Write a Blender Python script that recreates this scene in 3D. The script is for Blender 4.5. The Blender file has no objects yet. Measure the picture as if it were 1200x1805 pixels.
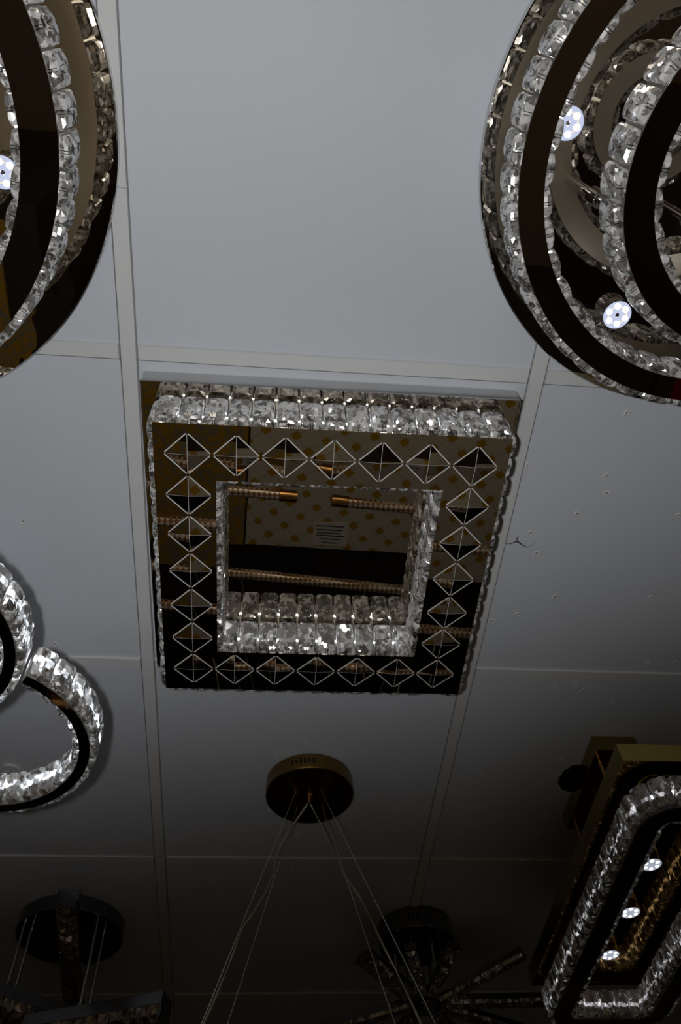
import bpy, bmesh, math, random
from mathutils import Vector, Matrix
random.seed(7)
S = bpy.context.scene
C = S.collection
D = 1.1            # camera lens to ceiling, metres
CZ = 1.6           # lens height above the shop floor
CEIL = CZ + D
PI = math.pi

def P(qx, qy, z):
    """bearing (qx,qy) as seen from the lens, at height fraction z of the lens-to-ceiling drop -> world point"""
    return Vector((qx*z*D, qy*z*D, CZ + z*D))
def H(z): return CZ + z*D

# ------------------------------------------------------------------ materials
MATS = {}
def mat(name):
    m = bpy.data.materials.new(name); m.use_nodes = True
    nt = m.node_tree; nt.nodes.clear()
    out = nt.nodes.new('ShaderNodeOutputMaterial')
    MATS[name] = m
    return m, nt, nt.nodes, nt.links, out
def N(nt, t, **kw):
    n = nt.nodes.new(t)
    for k, v in kw.items():
        if k in n.inputs.keys(): n.inputs[k].default_value = v
        else: setattr(n, k, v)
    return n
def prin(nt, base, rough, metal=0., **kw):
    b = nt.nodes.new('ShaderNodeBsdfPrincipled')
    b.inputs['Base Color'].default_value = (*base, 1); b.inputs['Roughness'].default_value = rough
    b.inputs['Metallic'].default_value = metal
    for k, v in kw.items(): b.inputs[k].default_value = v
    return b
def simple(name, base, rough, metal=0., noise=None, bump=None, **kw):
    m, nt, n, l, out = mat(name)
    b = prin(nt, base, rough, metal, **kw)
    l.new(b.outputs[0], out.inputs[0])
    tc = n.new('ShaderNodeTexCoord')
    sc, amt = noise or (30., .06)
    nz = N(nt, 'ShaderNodeTexNoise', Scale=sc, Detail=3.); l.new(tc.outputs['Object'], nz.inputs['Vector'])
    mx = N(nt, 'ShaderNodeMix', data_type='RGBA', blend_type='MULTIPLY')
    mx.inputs[0].default_value = 1.
    mx.inputs[6].default_value = (*base, 1)
    mr = N(nt, 'ShaderNodeMapRange'); mr.inputs[3].default_value = 1-amt; mr.inputs[4].default_value = 1+amt
    l.new(nz.outputs[0], mr.inputs[0]); l.new(mr.outputs[0], mx.inputs[7]); l.new(mx.outputs[2], b.inputs['Base Color'])
    if bump:
        s2, st, dist = bump
        n2 = N(nt, 'ShaderNodeTexNoise', Scale=s2, Detail=4.); l.new(tc.outputs['Object'], n2.inputs['Vector'])
        bp = N(nt, 'ShaderNodeBump', Strength=st, Distance=dist); l.new(n2.outputs[0], bp.inputs['Height']); l.new(bp.outputs[0], b.inputs['Normal'])
    return m

M_panel = simple('ceiling_panel', (.65, .695, .765), .55, 0, noise=(4., .03), bump=(420., .25, .0006))
M_strip = simple('ceiling_strip', (.70, .715, .735), .5, 0, noise=(7., .03), bump=(60., .12, .0006))
M_seam = simple('panel_seam', (.24, .24, .25), .8)
M_mirror = simple('smoked_mirror_steel', (.56, .50, .41), .012, 1., noise=(3., .03))
M_wavy = simple('wavy_mirror_steel', (.62, .53, .40), .015, 1., noise=(3., .03), bump=(3.2, .6, .012))
M_plate = simple('base_mirror_steel', (.60, .545, .46), .012, 1., noise=(3., .03), bump=(2.5, .12, .003))
M_chrome = simple('chrome', (.72, .72, .72), .06, 1.)
M_edge = simple('polished_edge', (.55, .54, .53), .18, 1., noise=(20., .08))
M_satin = simple('satin_steel', (.80, .76, .70), .38, .45, noise=(12., .06))
M_body = simple('lamp_body_steel', (.24, .225, .20), .55, .6, noise=(40., .1))
M_bevel = simple('ground_glass_edge', (.95, .95, .95), .3, .15)
M_pin = simple('dark_wire', (.05, .05, .05), .3, 1.)
M_bronze = simple('brushed_bronze', (.26, .155, .05), .33, 1., noise=(60., .15))
M_gold = simple('gold_steel', (.36, .26, .07), .2, 1., noise=(8., .08))
M_goldmir = simple('gold_mirror', (.42, .24, .06), .04, 1., noise=(8., .05), bump=(3., .2, .004))
M_shadechrome = simple('shaded_chrome', (.20, .20, .205), .12, 1.)  # chrome darkened for the far lamps, their shade put into the colour
M_cable = simple('steel_cable', (.55, .55, .52), .3, .8)
M_cord = simple('clear_cord', (.55, .53, .42), .3, .1)
M_hole = simple('hole_dark', (.012, .008, .006), .9)
M_plaster = simple('torn_plaster', (.75, .75, .74), .85, noise=(200., .2))
M_counter = simple('dark_counter', (.035, .027, .022), .5, noise=(6., .3))
M_floor = simple('dark_floor', (.13, .10, .075), .35, noise=(3., .3))
M_wall = simple('shop_wall', (.20, .155, .11), .7, noise=(2., .15))
M_red = simple('red_card', (.30, .012, .01), .4)
M_white = simple('white_print', (.75, .75, .75), .5)
M_paper = simple('paper', (.93, .93, .95), .6)
M_ink = simple('ink', (.06, .06, .06), .6)
M_brass = simple('brass_cap', (.62, .34, .12), .25, 1.)
M_blackp = simple('black_plastic', (.03, .03, .03), .4)
M_orange = simple('orange_glass', (.9, .30, .02), .15)
M_ledbody = simple('led_housing', (.62, .62, .62), .15, 1.)

def crystal_mat(name, tint=(1, 1, 1), bright=1., fine=1., rs=.10):
    """cut lead crystal: flat internal facets that send light back towards where it came from"""
    m, nt, n, l, out = mat(name)
    tc = n.new('ShaderNodeTexCoord'); oi = n.new('ShaderNodeObjectInfo')
    ml = N(nt, 'ShaderNodeMath', operation='MULTIPLY'); ml.inputs[1].default_value = 37.
    l.new(oi.outputs['Random'], ml.inputs[0])
    cmb = n.new('ShaderNodeCombineXYZ')
    for i in range(3): l.new(ml.outputs[0], cmb.inputs[i])
    add = n.new('ShaderNodeVectorMath'); add.operation = 'ADD'
    mp = n.new('ShaderNodeMapping'); mp.inputs['Rotation'].default_value = (.3, .5, .6); mp.inputs['Scale'].default_value = (1., 1., .62)
    l.new(tc.outputs['Object'], mp.inputs[0])
    l.new(mp.outputs[0], add.inputs[0]); l.new(cmb.outputs[0], add.inputs[1])
    g = n.new('ShaderNodeNewGeometry')
    def facets(scale, amt, down):
        v = N(nt, 'ShaderNodeTexVoronoi', Scale=scale); v.feature = 'F1'; v.distance = 'MANHATTAN'
        l.new(add.outputs[0], v.inputs['Vector'])
        sub = n.new('ShaderNodeVectorMath'); sub.operation = 'SUBTRACT'; sub.inputs[1].default_value = (.5, .5, .5+down)
        l.new(v.outputs['Color'], sub.inputs[0])
        sc = n.new('ShaderNodeVectorMath'); sc.operation = 'SCALE'; sc.inputs['Scale'].default_value = amt
        l.new(sub.outputs[0], sc.inputs[0])
        ad = n.new('ShaderNodeVectorMath'); ad.operation = 'ADD'
        l.new(g.outputs['Normal'], ad.inputs[0]); l.new(sc.outputs[0], ad.inputs[1])
        nm = n.new('ShaderNodeVectorMath'); nm.operation = 'NORMALIZE'; l.new(ad.outputs[0], nm.inputs[0])
        return nm, v
    n1, v1 = facets(82.*fine, 1.5, .22)
    n2, v2 = facets(210.*fine, 1.3, .3)
    n3, v3 = facets(112.*fine, .95, 1.0)
    n4, v4 = facets(135.*fine, 2.6, .15)
    def glossy(rough, c, nn):
        q = N(nt, 'ShaderNodeBsdfGlossy', Roughness=rough); q.inputs['Color'].default_value = (*[c*t for t in tint], 1)
        l.new(nn.outputs[0], q.inputs['Normal']); return q
    def mix(f, a, b_):
        q = N(nt, 'ShaderNodeMixShader')
        if isinstance(f, float): q.inputs[0].default_value = f
        else: l.new(f, q.inputs[0])
        l.new(a.outputs[0], q.inputs[1]); l.new(b_.outputs[0], q.inputs[2]); return q
    gl = N(nt, 'ShaderNodeBsdfGlass', Roughness=.02, IOR=1.5); gl.inputs['Color'].default_value = (*tint, 1); l.new(n1.outputs[0], gl.inputs['Normal'])
    sharp = glossy(rs, 1., n4); soft = glossy(.22, 1., n3)
    df = N(nt, 'ShaderNodeBsdfDiffuse'); df.inputs['Color'].default_value = (*[.95*bright*t for t in tint], 1); l.new(n2.outputs[0], df.inputs['Normal'])
    spec = mix(.45, sharp, soft)
    base = mix(.62, gl, spec)
    def share(v, ch, lo, hi, a, b_):
        sp = n.new('ShaderNodeSeparateColor'); l.new(v.outputs['Color'], sp.inputs[0])
        mr = N(nt, 'ShaderNodeMapRange'); mr.interpolation_type = 'SMOOTHSTEP'
        mr.inputs[1].default_value = lo; mr.inputs[2].default_value = hi; mr.inputs[3].default_value = a; mr.inputs[4].default_value = b_
        l.new(sp.outputs[ch], mr.inputs[0]); return mr.outputs[0]
    fin = mix(share(v1, 1, .35, .7, .05, .62*bright), base, df)
    fin = mix(share(v2, 0, .40, .6, .0, .40*bright), fin, df)
    fin = mix(share(v3, 2, .42, .62, .0, .72), fin, soft)
    l.new(fin.outputs[0], out.inputs[0])
    return m
M_cry = crystal_mat('clear_crystal', (1, 1, 1.0))
M_cry3 = crystal_mat('sparkling_crystal', (1, 1, 1), .9, 1.4, .13)
M_cry2 = crystal_mat('clear_crystal_shaded', (.9, .88, .84), .5)  # duller copy of the crystal, gloom of the far lamps put into its tone

def emis(name, col, st):
    m, nt, n, l, out = mat(name)
    e = N(nt, 'ShaderNodeEmission', Strength=st); e.inputs[0].default_value = (*col, 1)
    l.new(e.outputs[0], out.inputs[0]); return m
M_led = emis('led_diffuser', (.66, .72, .95), .85)
M_ledchip = emis('led_chip', (.95, .97, 1.), 11.)
M_ledchip2 = emis('led_chip_small', (.95, .97, 1.), 1.6)
M_ledwarm = emis('led_warm_chip', (1., .82, .55), 1.1)
M_strip_led = emis('glow_strip', (.86, .92, 1.), 10.)
M_strip_sparkle = emis('added_sparkle_strip', (.95, .95, 1.), 2.1)  # for the strip added to make the gold lamp's loop sparkle
M_led2 = emis('led_diffuser_small', (.62, .68, .8), .55)

def cloth_mat(name, ground, dot, size=.06, rot=.785, thr=.17):
    m, nt, n, l, out = mat(name)
    tc = n.new('ShaderNodeTexCoord')
    mp = n.new('ShaderNodeMapping'); mp.inputs['Rotation'].default_value = (0, 0, rot); mp.inputs['Scale'].default_value = (1/size,)*3
    l.new(tc.outputs['Object'], mp.inputs[0])
    sx = n.new('ShaderNodeSeparateXYZ'); l.new(mp.outputs[0], sx.inputs[0])
    def tri(o):
        p = N(nt, 'ShaderNodeMath', operation='PINGPONG'); p.inputs[1].default_value = .5; l.new(o, p.inputs[0]); return p
    a, b = tri(sx.outputs[0]), tri(sx.outputs[1])
    s = N(nt, 'ShaderNodeMath', operation='MAXIMUM'); l.new(a.outputs[0], s.inputs[0]); l.new(b.outputs[0], s.inputs[1])
    lt = N(nt, 'ShaderNodeMath', operation='LESS_THAN'); lt.inputs[1].default_value = thr; l.new(s.outputs[0], lt.inputs[0])
    mn = N(nt, 'ShaderNodeMath', operation='MINIMUM'); l.new(a.outputs[0], mn.inputs[0]); l.new(b.outputs[0], mn.inputs[1])
    ln = N(nt, 'ShaderNodeMath', operation='LESS_THAN'); ln.inputs[1].default_value = .02; l.new(mn.outputs[0], ln.inputs[0])
    m1 = N(nt, 'ShaderNodeMix', data_type='RGBA'); m1.inputs[6].default_value = (*ground, 1); m1.inputs[7].default_value = (*[c*.7 for c in ground], 1); l.new(ln.outputs[0], m1.inputs[0])
    m2 = N(nt, 'ShaderNodeMix', data_type='RGBA'); l.new(m1.outputs[2], m2.inputs[6]); m2.inputs[7].default_value = (*dot, 1); l.new(lt.outputs[0], m2.inputs[0])
    pb = prin(nt, ground, .3); l.new(m2.outputs[2], pb.inputs['Base Color']); l.new(pb.outputs[0], out.inputs[0])
    return m
M_tile = cloth_mat('cream_gold_dot_panel', (.78, .76, .68), (.60, .36, .02), .072, .66, .19)
M_tile2 = cloth_mat('cream_black_dot_panel', (.50, .48, .43), (.03, .03, .03), .05, .2, .16)
def floral_mat():
    m, nt, n, l, out = mat('gold_floral_print')
    tc = n.new('ShaderNodeTexCoord')
    nz = N(nt, 'ShaderNodeTexNoise', Scale=22., Detail=1., Distortion=2.5); l.new(tc.outputs['Object'], nz.inputs['Vector'])
    gt = N(nt, 'ShaderNodeMath', operation='GREATER_THAN'); gt.inputs[1].default_value = .52; l.new(nz.outputs[0], gt.inputs[0])
    mx = N(nt, 'ShaderNodeMix', data_type='RGBA'); mx.inputs[6].default_value = (.5, .30, .03, 1); mx.inputs[7].default_value = (.30, .27, .20, 1)
    l.new(gt.outputs[0], mx.inputs[0])
    pb = prin(nt, (.5, .4, .2), .35); l.new(mx.outputs[2], pb.inputs['Base Color']); l.new(pb.outputs[0], out.inputs[0]); return m
M_floral = floral_mat()
def braid_mat():
    m, nt, n, l, out = mat('braided_copper')
    tc = n.new('ShaderNodeTexCoord'); mp = n.new('ShaderNodeMapping'); mp.inputs['Rotation'].default_value = (0, 0, .785)
    mp.inputs['Scale'].default_value = (110, 110, 110); l.new(tc.outputs['Object'], mp.inputs[0])
    ck = n.new('ShaderNodeTexChecker'); ck.inputs['Scale'].default_value = 1.; l.new(mp.outputs[0], ck.inputs[0])
    ck.inputs[1].default_value = (.35, .17, .06, 1); ck.inputs[2].default_value = (.95, .86, .74, 1)
    pb = prin(nt, (.6, .4, .2), .3, .4); l.new(ck.outputs[0], pb.inputs['Base Color']); l.new(pb.outputs[0], out.inputs[0]); return m
M_braid = braid_mat()

# ------------------------------------------------------------------ mesh helpers
class MB:
    def __init__(s): s.v = []; s.f = []; s.m = []
    def add(s, vs, fs, mi=0):
        o = len(s.v); s.v += [tuple(v) for v in vs]; s.f += [tuple(i+o for i in f) for f in fs]; s.m += [mi]*len(fs)
    def box(s, c, d, mi=0, M=None):
        vs = [Vector((c[0]+sx*d[0]/2, c[1]+sy*d[1]/2, c[2]+sz*d[2]/2)) for sz in (-1, 1) for sy in (-1, 1) for sx in (-1, 1)]
        if M: vs = [M @ v for v in vs]
        s.add(vs, [(0, 2, 3, 1), (4, 5, 7, 6), (0, 1, 5, 4), (2, 6, 7, 3), (0, 4, 6, 2), (1, 3, 7, 5)], mi)
    def prism(s, pts, z0, z1, mi=0):
        n = len(pts); vs = [(x, y, z0) for x, y in pts]+[(x, y, z1) for x, y in pts]
        s.add(vs, [tuple(range(n-1, -1, -1)), tuple(range(n, 2*n))]+[(i, (i+1) % n, n+(i+1) % n, n+i) for i in range(n)], mi)
    def lathe(s, prof, c=(0, 0, 0), n=64, mi=0, M=None):
        vs = []; fs = []
        for r, z in prof:
            for k in range(n):
                a = 2*PI*k/n; v = Vector((c[0]+r*math.cos(a), c[1]+r*math.sin(a), c[2]+z)); vs.append(M @ v if M else v)
        for i in range(len(prof)-1):
            for k in range(n):
                fs.append((i*n+k, i*n+(k+1) % n, (i+1)*n+(k+1) % n, (i+1)*n+k))
        s.add(vs, fs, mi)
    def tube(s, pts, r, n=8, mi=0, closed=False):
        pts = [Vector(p) for p in pts]; vs = []; fs = []
        m = len(pts); up = Vector((0, 0, 1))
        for i, p in enumerate(pts):
            a = pts[(i-1) % m] if (closed or i) else p; b = pts[(i+1) % m] if (closed or i < m-1) else p
            t = (b-a).normalized(); u = t.cross(up)
            if u.length < .05: u = t.cross(Vector((1, 0, 0)))
            u.normalize(); w = t.cross(u)
            rr = r[i] if isinstance(r, (list, tuple)) else r
            for k in range(n):
                an = 2*PI*k/n; vs.append(p+(u*math.cos(an)+w*math.sin(an))*rr)
        for i in range(m if closed else m-1):
            j = (i+1) % m
            for k in range(n): fs.append((i*n+k, i*n+(k+1) % n, j*n+(k+1) % n, j*n+k))
        if not closed: fs += [tuple(range(n-1, -1, -1)), tuple((m-1)*n+k for k in range(n))]
        s.add(vs, fs, mi)
    def mesh(s, name, mats, smooth=False):
        me = bpy.data.meshes.new(name); me.from_pydata(s.v, [], s.f)
        for m in (mats if isinstance(mats, (list, tuple)) else [mats]): me.materials.append(m)
        for p, mi in zip(me.polygons, s.m): p.material_index = mi
        bm = bmesh.new(); bm.from_mesh(me); bmesh.ops.recalc_face_normals(bm, faces=bm.faces); bm.to_mesh(me); bm.free()
        if smooth:
            me.shade_smooth()
            try: me.set_sharp_from_angle(angle=math.radians(35))
            except Exception: pass
        return me
    def build(s, name, mats, parent=None, smooth=False):
        return link(name, s.mesh(name, mats, smooth), parent)
def link(name, me, parent=None):
    o = bpy.data.objects.new(name, me); C.objects.link(o)
    if parent:
        o.parent = parent
        o.matrix_parent_inverse = Matrix.Translation(-WL(parent))
    return o
def WL(o):
    v = Vector(o.location)
    while o.parent: 
        break
    return v
def thing(name, loc, label, cat, group=None):
    o = bpy.data.objects.new(name, None); C.objects.link(o); o.location = loc; o.empty_display_size = .05
    o['label'] = label; o['category'] = cat
    if group: o['group'] = group
    return o
def tag(o, label, cat, group=None):
    o['label'] = label; o['category'] = cat
    if group: o['group'] = group
    return o
def struct(o): o['kind'] = 'structure'; return o
# all meshes are authored in world coordinates unless placed by matrix; children of an Empty get the inverse translation,
# children of a part (which sits at the origin of its parent) share its frame
def sub(name, me, part, M=None):
    o = bpy.data.objects.new(name, me); C.objects.link(o); o.parent = part
    if M: o.matrix_basis = M
    return o

# ------------------------------------------------------------------ camera and flash
right = Vector((0.99539479, -0.08337423, -0.04730692))
down = Vector((0.04430004, 0.83772601, -0.54429095))
fwd = Vector((0.08501007, 0.53968868, 0.83756159))
cam = bpy.data.cameras.new('camera'); co = bpy.data.objects.new('camera', cam); C.objects.link(co)
Mx = Matrix.Identity(4)
for i in range(3):
    Mx[i][0] = right[i]; Mx[i][1] = -down[i]; Mx[i][2] = -fwd[i]
Mx.translation = Vector((0, 0, CZ))
co.matrix_world = Mx
cam.sensor_fit = 'VERTICAL'; cam.sensor_height = 36.; cam.lens = 36.*1420/1805; cam.clip_start = .02; cam.clip_end = 60
S.camera = co
fl = bpy.data.lights.new('camera_flash', 'SPOT'); fo = bpy.data.objects.new('camera_flash', fl); C.objects.link(fo)
fo.location = Vector((-.064*D, -.009*D, CZ)); fl.energy = 19.6; fl.color = (1., .985, .96); fl.shadow_soft_size = .016
fl.spot_size = math.radians(111); fl.spot_blend = .64
az = Vector((-.21, .10, 1)).normalized(); ax_ = (Vector((1, 0, 0))-az*az.x).normalized(); ay_ = (-az).cross(ax_)
Mf = Matrix.Identity(4)
for i in range(3): Mf[i][0] = ax_[i]*2.1; Mf[i][1] = ay_[i]; Mf[i][2] = -az[i]      # the flash reflector throws a wide oval
Mf.translation = fo.location; fo.matrix_world = Mf
S.world = bpy.data.worlds.new('world'); S.world.use_nodes = True
S.world.node_tree.nodes['Background'].inputs[0].default_value = (1., .8, .6, 1); S.world.node_tree.nodes['Background'].inputs[1].default_value = .02
S.view_settings.view_transform = 'Standard'; S.view_settings.look = 'None'; S.view_settings.gamma = 1; S.view_settings.exposure = 0
S.view_settings.use_curve_mapping = False

# ------------------------------------------------------------------ room
X0, X1, Y0, Y1 = -3.2, 3.6, -2.2, 6.2
b = MB(); b.box(((X0+X1)/2, (Y0+Y1)/2, CEIL+.02+.0015), (X1-X0+.2, Y1-Y0+.2, .04)); ceiling = struct(b.build('ceiling', M_panel))
b = MB(); b.box(((X0+X1)/2, (Y0+Y1)/2, -.02), (X1-X0+.2, Y1-Y0+.2, .04)); struct(b.build('floor', M_floor))
for nm, c, d in (('wall_left', (X0-.05, (Y0+Y1)/2, CEIL/2), (.1, Y1-Y0, CEIL)), ('wall_right', (X1+.05, (Y0+Y1)/2, CEIL/2), (.1, Y1-Y0, CEIL)),
                 ('wall_back', ((X0+X1)/2, Y1+.05, CEIL/2), (X1-X0+.2, .1, CEIL)), ('wall_front', ((X0+X1)/2, Y0-.05, CEIL/2), (X1-X0+.2, .1, CEIL))):
    b = MB(); b.box(c, d); struct(b.build(nm, M_wall))
# cover strips over the panel joints: long ones run front to back, short ones butt between them
PX = .543*D; PY = .5405*D
xs = [(-.1937+k*.543)*D for k in (-4, -3, -2, -1, 0, 1, 2, 3, 4)]
ys = [y*D for y in (-1.75, -1.21, -.67, -.132, .4121, .9597, 1.4995, 2.037, 2.575, 3.11, 3.65, 4.19, 4.73, 5.27)]
SW = .0232; TH = .0022
tn = 1
def strip(x0, x1, y0, y1):
    global tn
    b = MB(); bev = .0012; z1 = CEIL+.0016; z0 = CEIL-TH
    vs = [(x0, y0, z1), (x1, y0, z1), (x1, y1, z1), (x0, y1, z1), (x0+bev, y0+bev, z0), (x1-bev, y0+bev, z0), (x1-bev, y1-bev, z0), (x0+bev, y1-bev, z0)]
    b.add(vs, [(4, 5, 6, 7), (0, 1, 5, 4), (1, 2, 6, 5), (2, 3, 7, 6), (3, 0, 4, 7)])
    struct(b.build('trim_%d' % tn, M_strip)); tn += 1
seam = MB()
for x in xs:
    js = [Y0, (.209-1.087*2)*D, .209*D, (.209+1.087*2)*D, Y1] if abs(x-xs[4]) < 1e-6 else [Y0, (.75)*D-1.3, 2.9+.3, Y1]
    for a, c in zip(js, js[1:]): strip(x-SW/2, x+SW/2, a+.0005, c-.0005)
    for s_ in (-1, 1): seam.box((x+s_*(SW/2+.0004), (Y0+Y1)/2, CEIL+.001), (.0012, Y1-Y0, .0022))
for y in ys:
    for xa, xb in zip([X0-SW/2]+xs, xs+[X1+SW/2]):
        if xb-xa < .05 or y > Y1: continue
        strip(xa+SW/2+.0012, xb-SW/2-.0012, y-SW/2, y+SW/2)
        seam.box(((xa+xb)/2, y+SW/2+.0004, CEIL+.001), (xb-xa-SW, .0012, .0022))
o = seam.build('seam', M_seam, None); o.parent = ceiling; 

# ------------------------------------------------------------------ crystals
def crystal_mesh(L, Hh, dp, name='crystal', mt=None, tp=(.90, .5)):
    """back on y=0, bulging to +y, x along the row, z up; centred"""
    b = MB(); rings = []
    def octo(sx, sz, y, ch):
        x = L/2*sx; z = Hh/2*sz; c = min(L, Hh)*ch
        return [(-x+c, y, -z), (x-c, y, -z), (x, y, -z+c), (x, y, z-c), (x-c, y, z), (-x+c, y, z), (-x, y, z-c), (-x, y, -z+c)]
    R = [octo(.97, .985, 0, .05), octo(1, 1, dp*.45, .06), octo(tp[0], .965, dp*.8, .13), octo(tp[1], .84, dp, .10)]
    vs = sum(R, []); fs = [tuple(range(7, -1, -1)), tuple(24+i for i in range(8))]
    for k in range(3):
        for i in range(8):
            a, c = k*8+i, k*8+(i+1) % 8
            if k == 0: fs.append((a, c, c+8, a+8))
            elif (i+k) % 2: fs += [(a, c, c+8), (a, c+8, a+8)]
            else: fs += [(a, c, a+8), (c, c+8, a+8)]
    b.add(vs, fs)
    return b.mesh(name, mt or M_cry)
def clip_mesh(Hh, dp, s=1.):
    """one bent wire whose two prongs grip the crystal's lower edge"""
    b = MB(); half_ = [(.0016*s, .001, -Hh/2-.0006), (.0016*s, dp*.8, -Hh/2-.0012), (.0016*s, dp*.9, -Hh/2+.006*s), (.0019*s, dp*.98, -Hh/2+.011*s), (.0042*s, dp*1.25, -Hh/2+.0145*s)]
    b.tube([(-x, y, z) for x, y, z in half_[::-1]]+half_, .00045*s, 5)
    return b.mesh('wire_clip', M_pin)
def frame(p, t, n):
    """matrix: x = tangent, y = outward normal, z = up"""
    M = Matrix.Identity(4)
    z = Vector((0, 0, 1)); t = Vector((t[0], t[1], 0)).normalized(); n = Vector((n[0], n[1], 0)).normalized()
    if t.cross(n).z < 0: t = -t
    for i in range(3): M[i][0] = t[i]; M[i][1] = n[i]; M[i][2] = z[i]
    M.translation = p
    return M

def walk(pts, closed, pitch, offset=0.):
    """evenly spaced (point, tangent) along a polyline"""
    P_ = [Vector((p[0], p[1])) for p in pts]
    if closed: P_.append(P_[0])
    seg = [(b-a).length for a, b in zip(P_, P_[1:])]; tot = sum(seg)
    n = max(1, int(round(tot/pitch))); st = tot/n; out = []
    for k in range(n):
        d = (k+.5)*st+offset*st; i = 0
        d %= tot
        while i < len(seg)-1 and d > seg[i]: d -= seg[i]; i += 1
        a, b_ = P_[i], P_[i+1]; t = (b_-a).normalized(); out.append((a+t*d, t))
    return out, st
def offset_curve(pts, closed, d):
    n = len(pts); out = []
    for i in range(n):
        a = Vector(pts[(i-1) % n]) if (closed or i) else Vector(pts[i]); b_ = Vector(pts[(i+1) % n]) if (closed or i < n-1) else Vector(pts[i])
        t = (b_-a).normalized(); nn = Vector((t.y, -t.x)); out.append(tuple(Vector(pts[i])+nn*d))
    return out
def circle(cx, cy, r, n=96, a0=0., a1=2*PI):
    full = abs(a1-a0-2*PI) < 1e-6
    return [(cx+r*math.cos(a0+(a1-a0)*k/(n if full else n-1)), cy+r*math.sin(a0+(a1-a0)*k/(n if full else n-1))) for k in range(n)]

def glow_strip(root, pts, closed, d, z0, z1, m=None):
    """narrow light strip running round a wall behind the crystals"""
    cur = offset_curve(pts, closed, d); n = len(cur); b = MB()
    b.v = [(x, y, z0) for x, y in cur]+[(x, y, z1) for x, y in cur]
    for i in range(n if closed else n-1):
        j = (i+1) % n; b.f.append((i, j, n+j, n+i)); b.m.append(0)
    return b.build('glow_strip', m or M_strip_led, root)
def ring_part(root, name, pts, closed, hw, zb, h, face_mat, back_mat, body_mat, cfg, budget, skip=None, label=None):
    """hollow band lamp: flat face below, back above, side walls; crystals clipped to both walls.
    cfg: L, H, dp ; budget: dict with 'n' separate crystals left, 'extra' MB for the rest"""
    outer = offset_curve(pts, closed, hw); inner = offset_curve(pts, closed, -hw)   # counter-clockwise centre line -> +d is outside
    b = MB(); n = len(pts); m = n if closed else n-1; zt = zb+h; ov = .0015
    oo = offset_curve(pts, closed, hw); 
    def lay(A, Z): return [(x, y, Z) for x, y in A]
    vs = lay(outer, zb)+lay(inner, zb)+lay(outer, zt)+lay(inner, zt); fs = []; mi = []
    b.v = vs
    for i in range(m):
        j = (i+1) % n
        for f, k in (((i, j, n+j, n+i), 0), ((2*n+i, 3*n+i, 3*n+j, 2*n+j), 1), ((i, 2*n+i, 2*n+j, j), 2), ((n+i, n+j, 3*n+j, 3*n+i), 2)):
            b.f.append(f); b.m.append(k)
    if not closed:
        for i in (0, n-1): b.f.append((i, n+i, 3*n+i, 2*n+i)); b.m.append(2)
    # thin rolled rims at the face
    part = b.build(name, [face_mat, back_mat, body_mat], root)
    if label: part['label'] = label
    L, Hc, dp = cfg
    for cur, sgn in ((outer, 1), (inner, -1)):
        spots, st = walk(cur, closed, L*1.06)
        key = (round(st, 5), sgn, Hc, cfgmat(cfg).name)
        if key not in MESHC:
            MESHC[key] = crystal_mesh(min(L, st*.95), Hc, dp, mt=cfgmat(cfg)), clip_mesh(Hc, dp)
        cm, km = MESHC[key]
        for k, (p, t) in enumerate(spots):
            if skip and skip(p, sgn): continue
            nrm = Vector((t.y, -t.x))*sgn
            Mt = frame(Vector((p.x, p.y, zb+h/2)), (t.x, t.y), (nrm.x, nrm.y))
            budget['list'].append((part, cm, km, Mt))
    return part
MESHC = {}
def cfgmat(cfg): return CFGM.get('m', M_cry)
CFGM = {}
cam_p = Vector((0, 0, CZ))
def in_view(p, mg=1.0):
    d = p-cam_p; x = d.dot(right); y = d.dot(down); z = d.dot(fwd)
    if z <= 0: return False
    u = 600+1420*x/z; v = 902.5+1420*y/z
    return -40 < u < 1240 and -40 < v < 1845
def place_crystals(root, lst, cap=100, rest_part=None):
    """nearest in-view crystals become parts of their own (with their clip below them); past the cap the rest is one mesh"""
    lst = sorted(lst, key=lambda e: (not in_view(e[3].translation), (e[3].translation-cam_p).length))
    rest = MB(); restc = MB()
    for k, (part, cm, km, Mt) in enumerate(lst):
        if k < cap:
            o = sub('crystal', cm, root, Matrix.Translation(-root.location) @ Mt)
            sub('wire_clip', km, o)
        else:
            for src, dst in ((cm, rest), (km, restc)):
                dst.add([Mt @ v.co for v in src.vertices], [tuple(p.vertices) for p in src.polygons])
    if rest.v:
        me = MB(); me.v = rest.v+restc.v; me.f = rest.f+[tuple(i+len(rest.v) for i in f) for f in restc.f]; me.m = [0]*len(rest.f)+[1]*len(restc.f)
        o = me.build('crystal_row', [CFGM.get('m', M_cry), M_pin], root); o['kind'] = 'stuff'

# ------------------------------------------------------------------ 1 square lamp
zp, zf = H(.968), H(.899)
k = .95*0+.899
fx0, fx1 = -.1503*1.0, .3039*1.0      # face edges, in D units at the face height
F = [P(-.1668, .4976, .899), P(.3386, .4894, .899)]
cx, cy = .0765*D, .6855*D
half = .2495
yaw = math.radians(-.35)
root = thing('square_ceiling_lamp', (cx, cy, CEIL), 'large square frame lamp with clear crystal sides and rows of mirror diamonds', 'ceiling lamp')
Rz = Matrix.Translation((cx, cy, 0)) @ Matrix.Rotation(yaw, 4, 'Z')
def rot_mb(b): b.v = [tuple(Rz @ Vector(v)) for v in b.v]; return b
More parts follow.
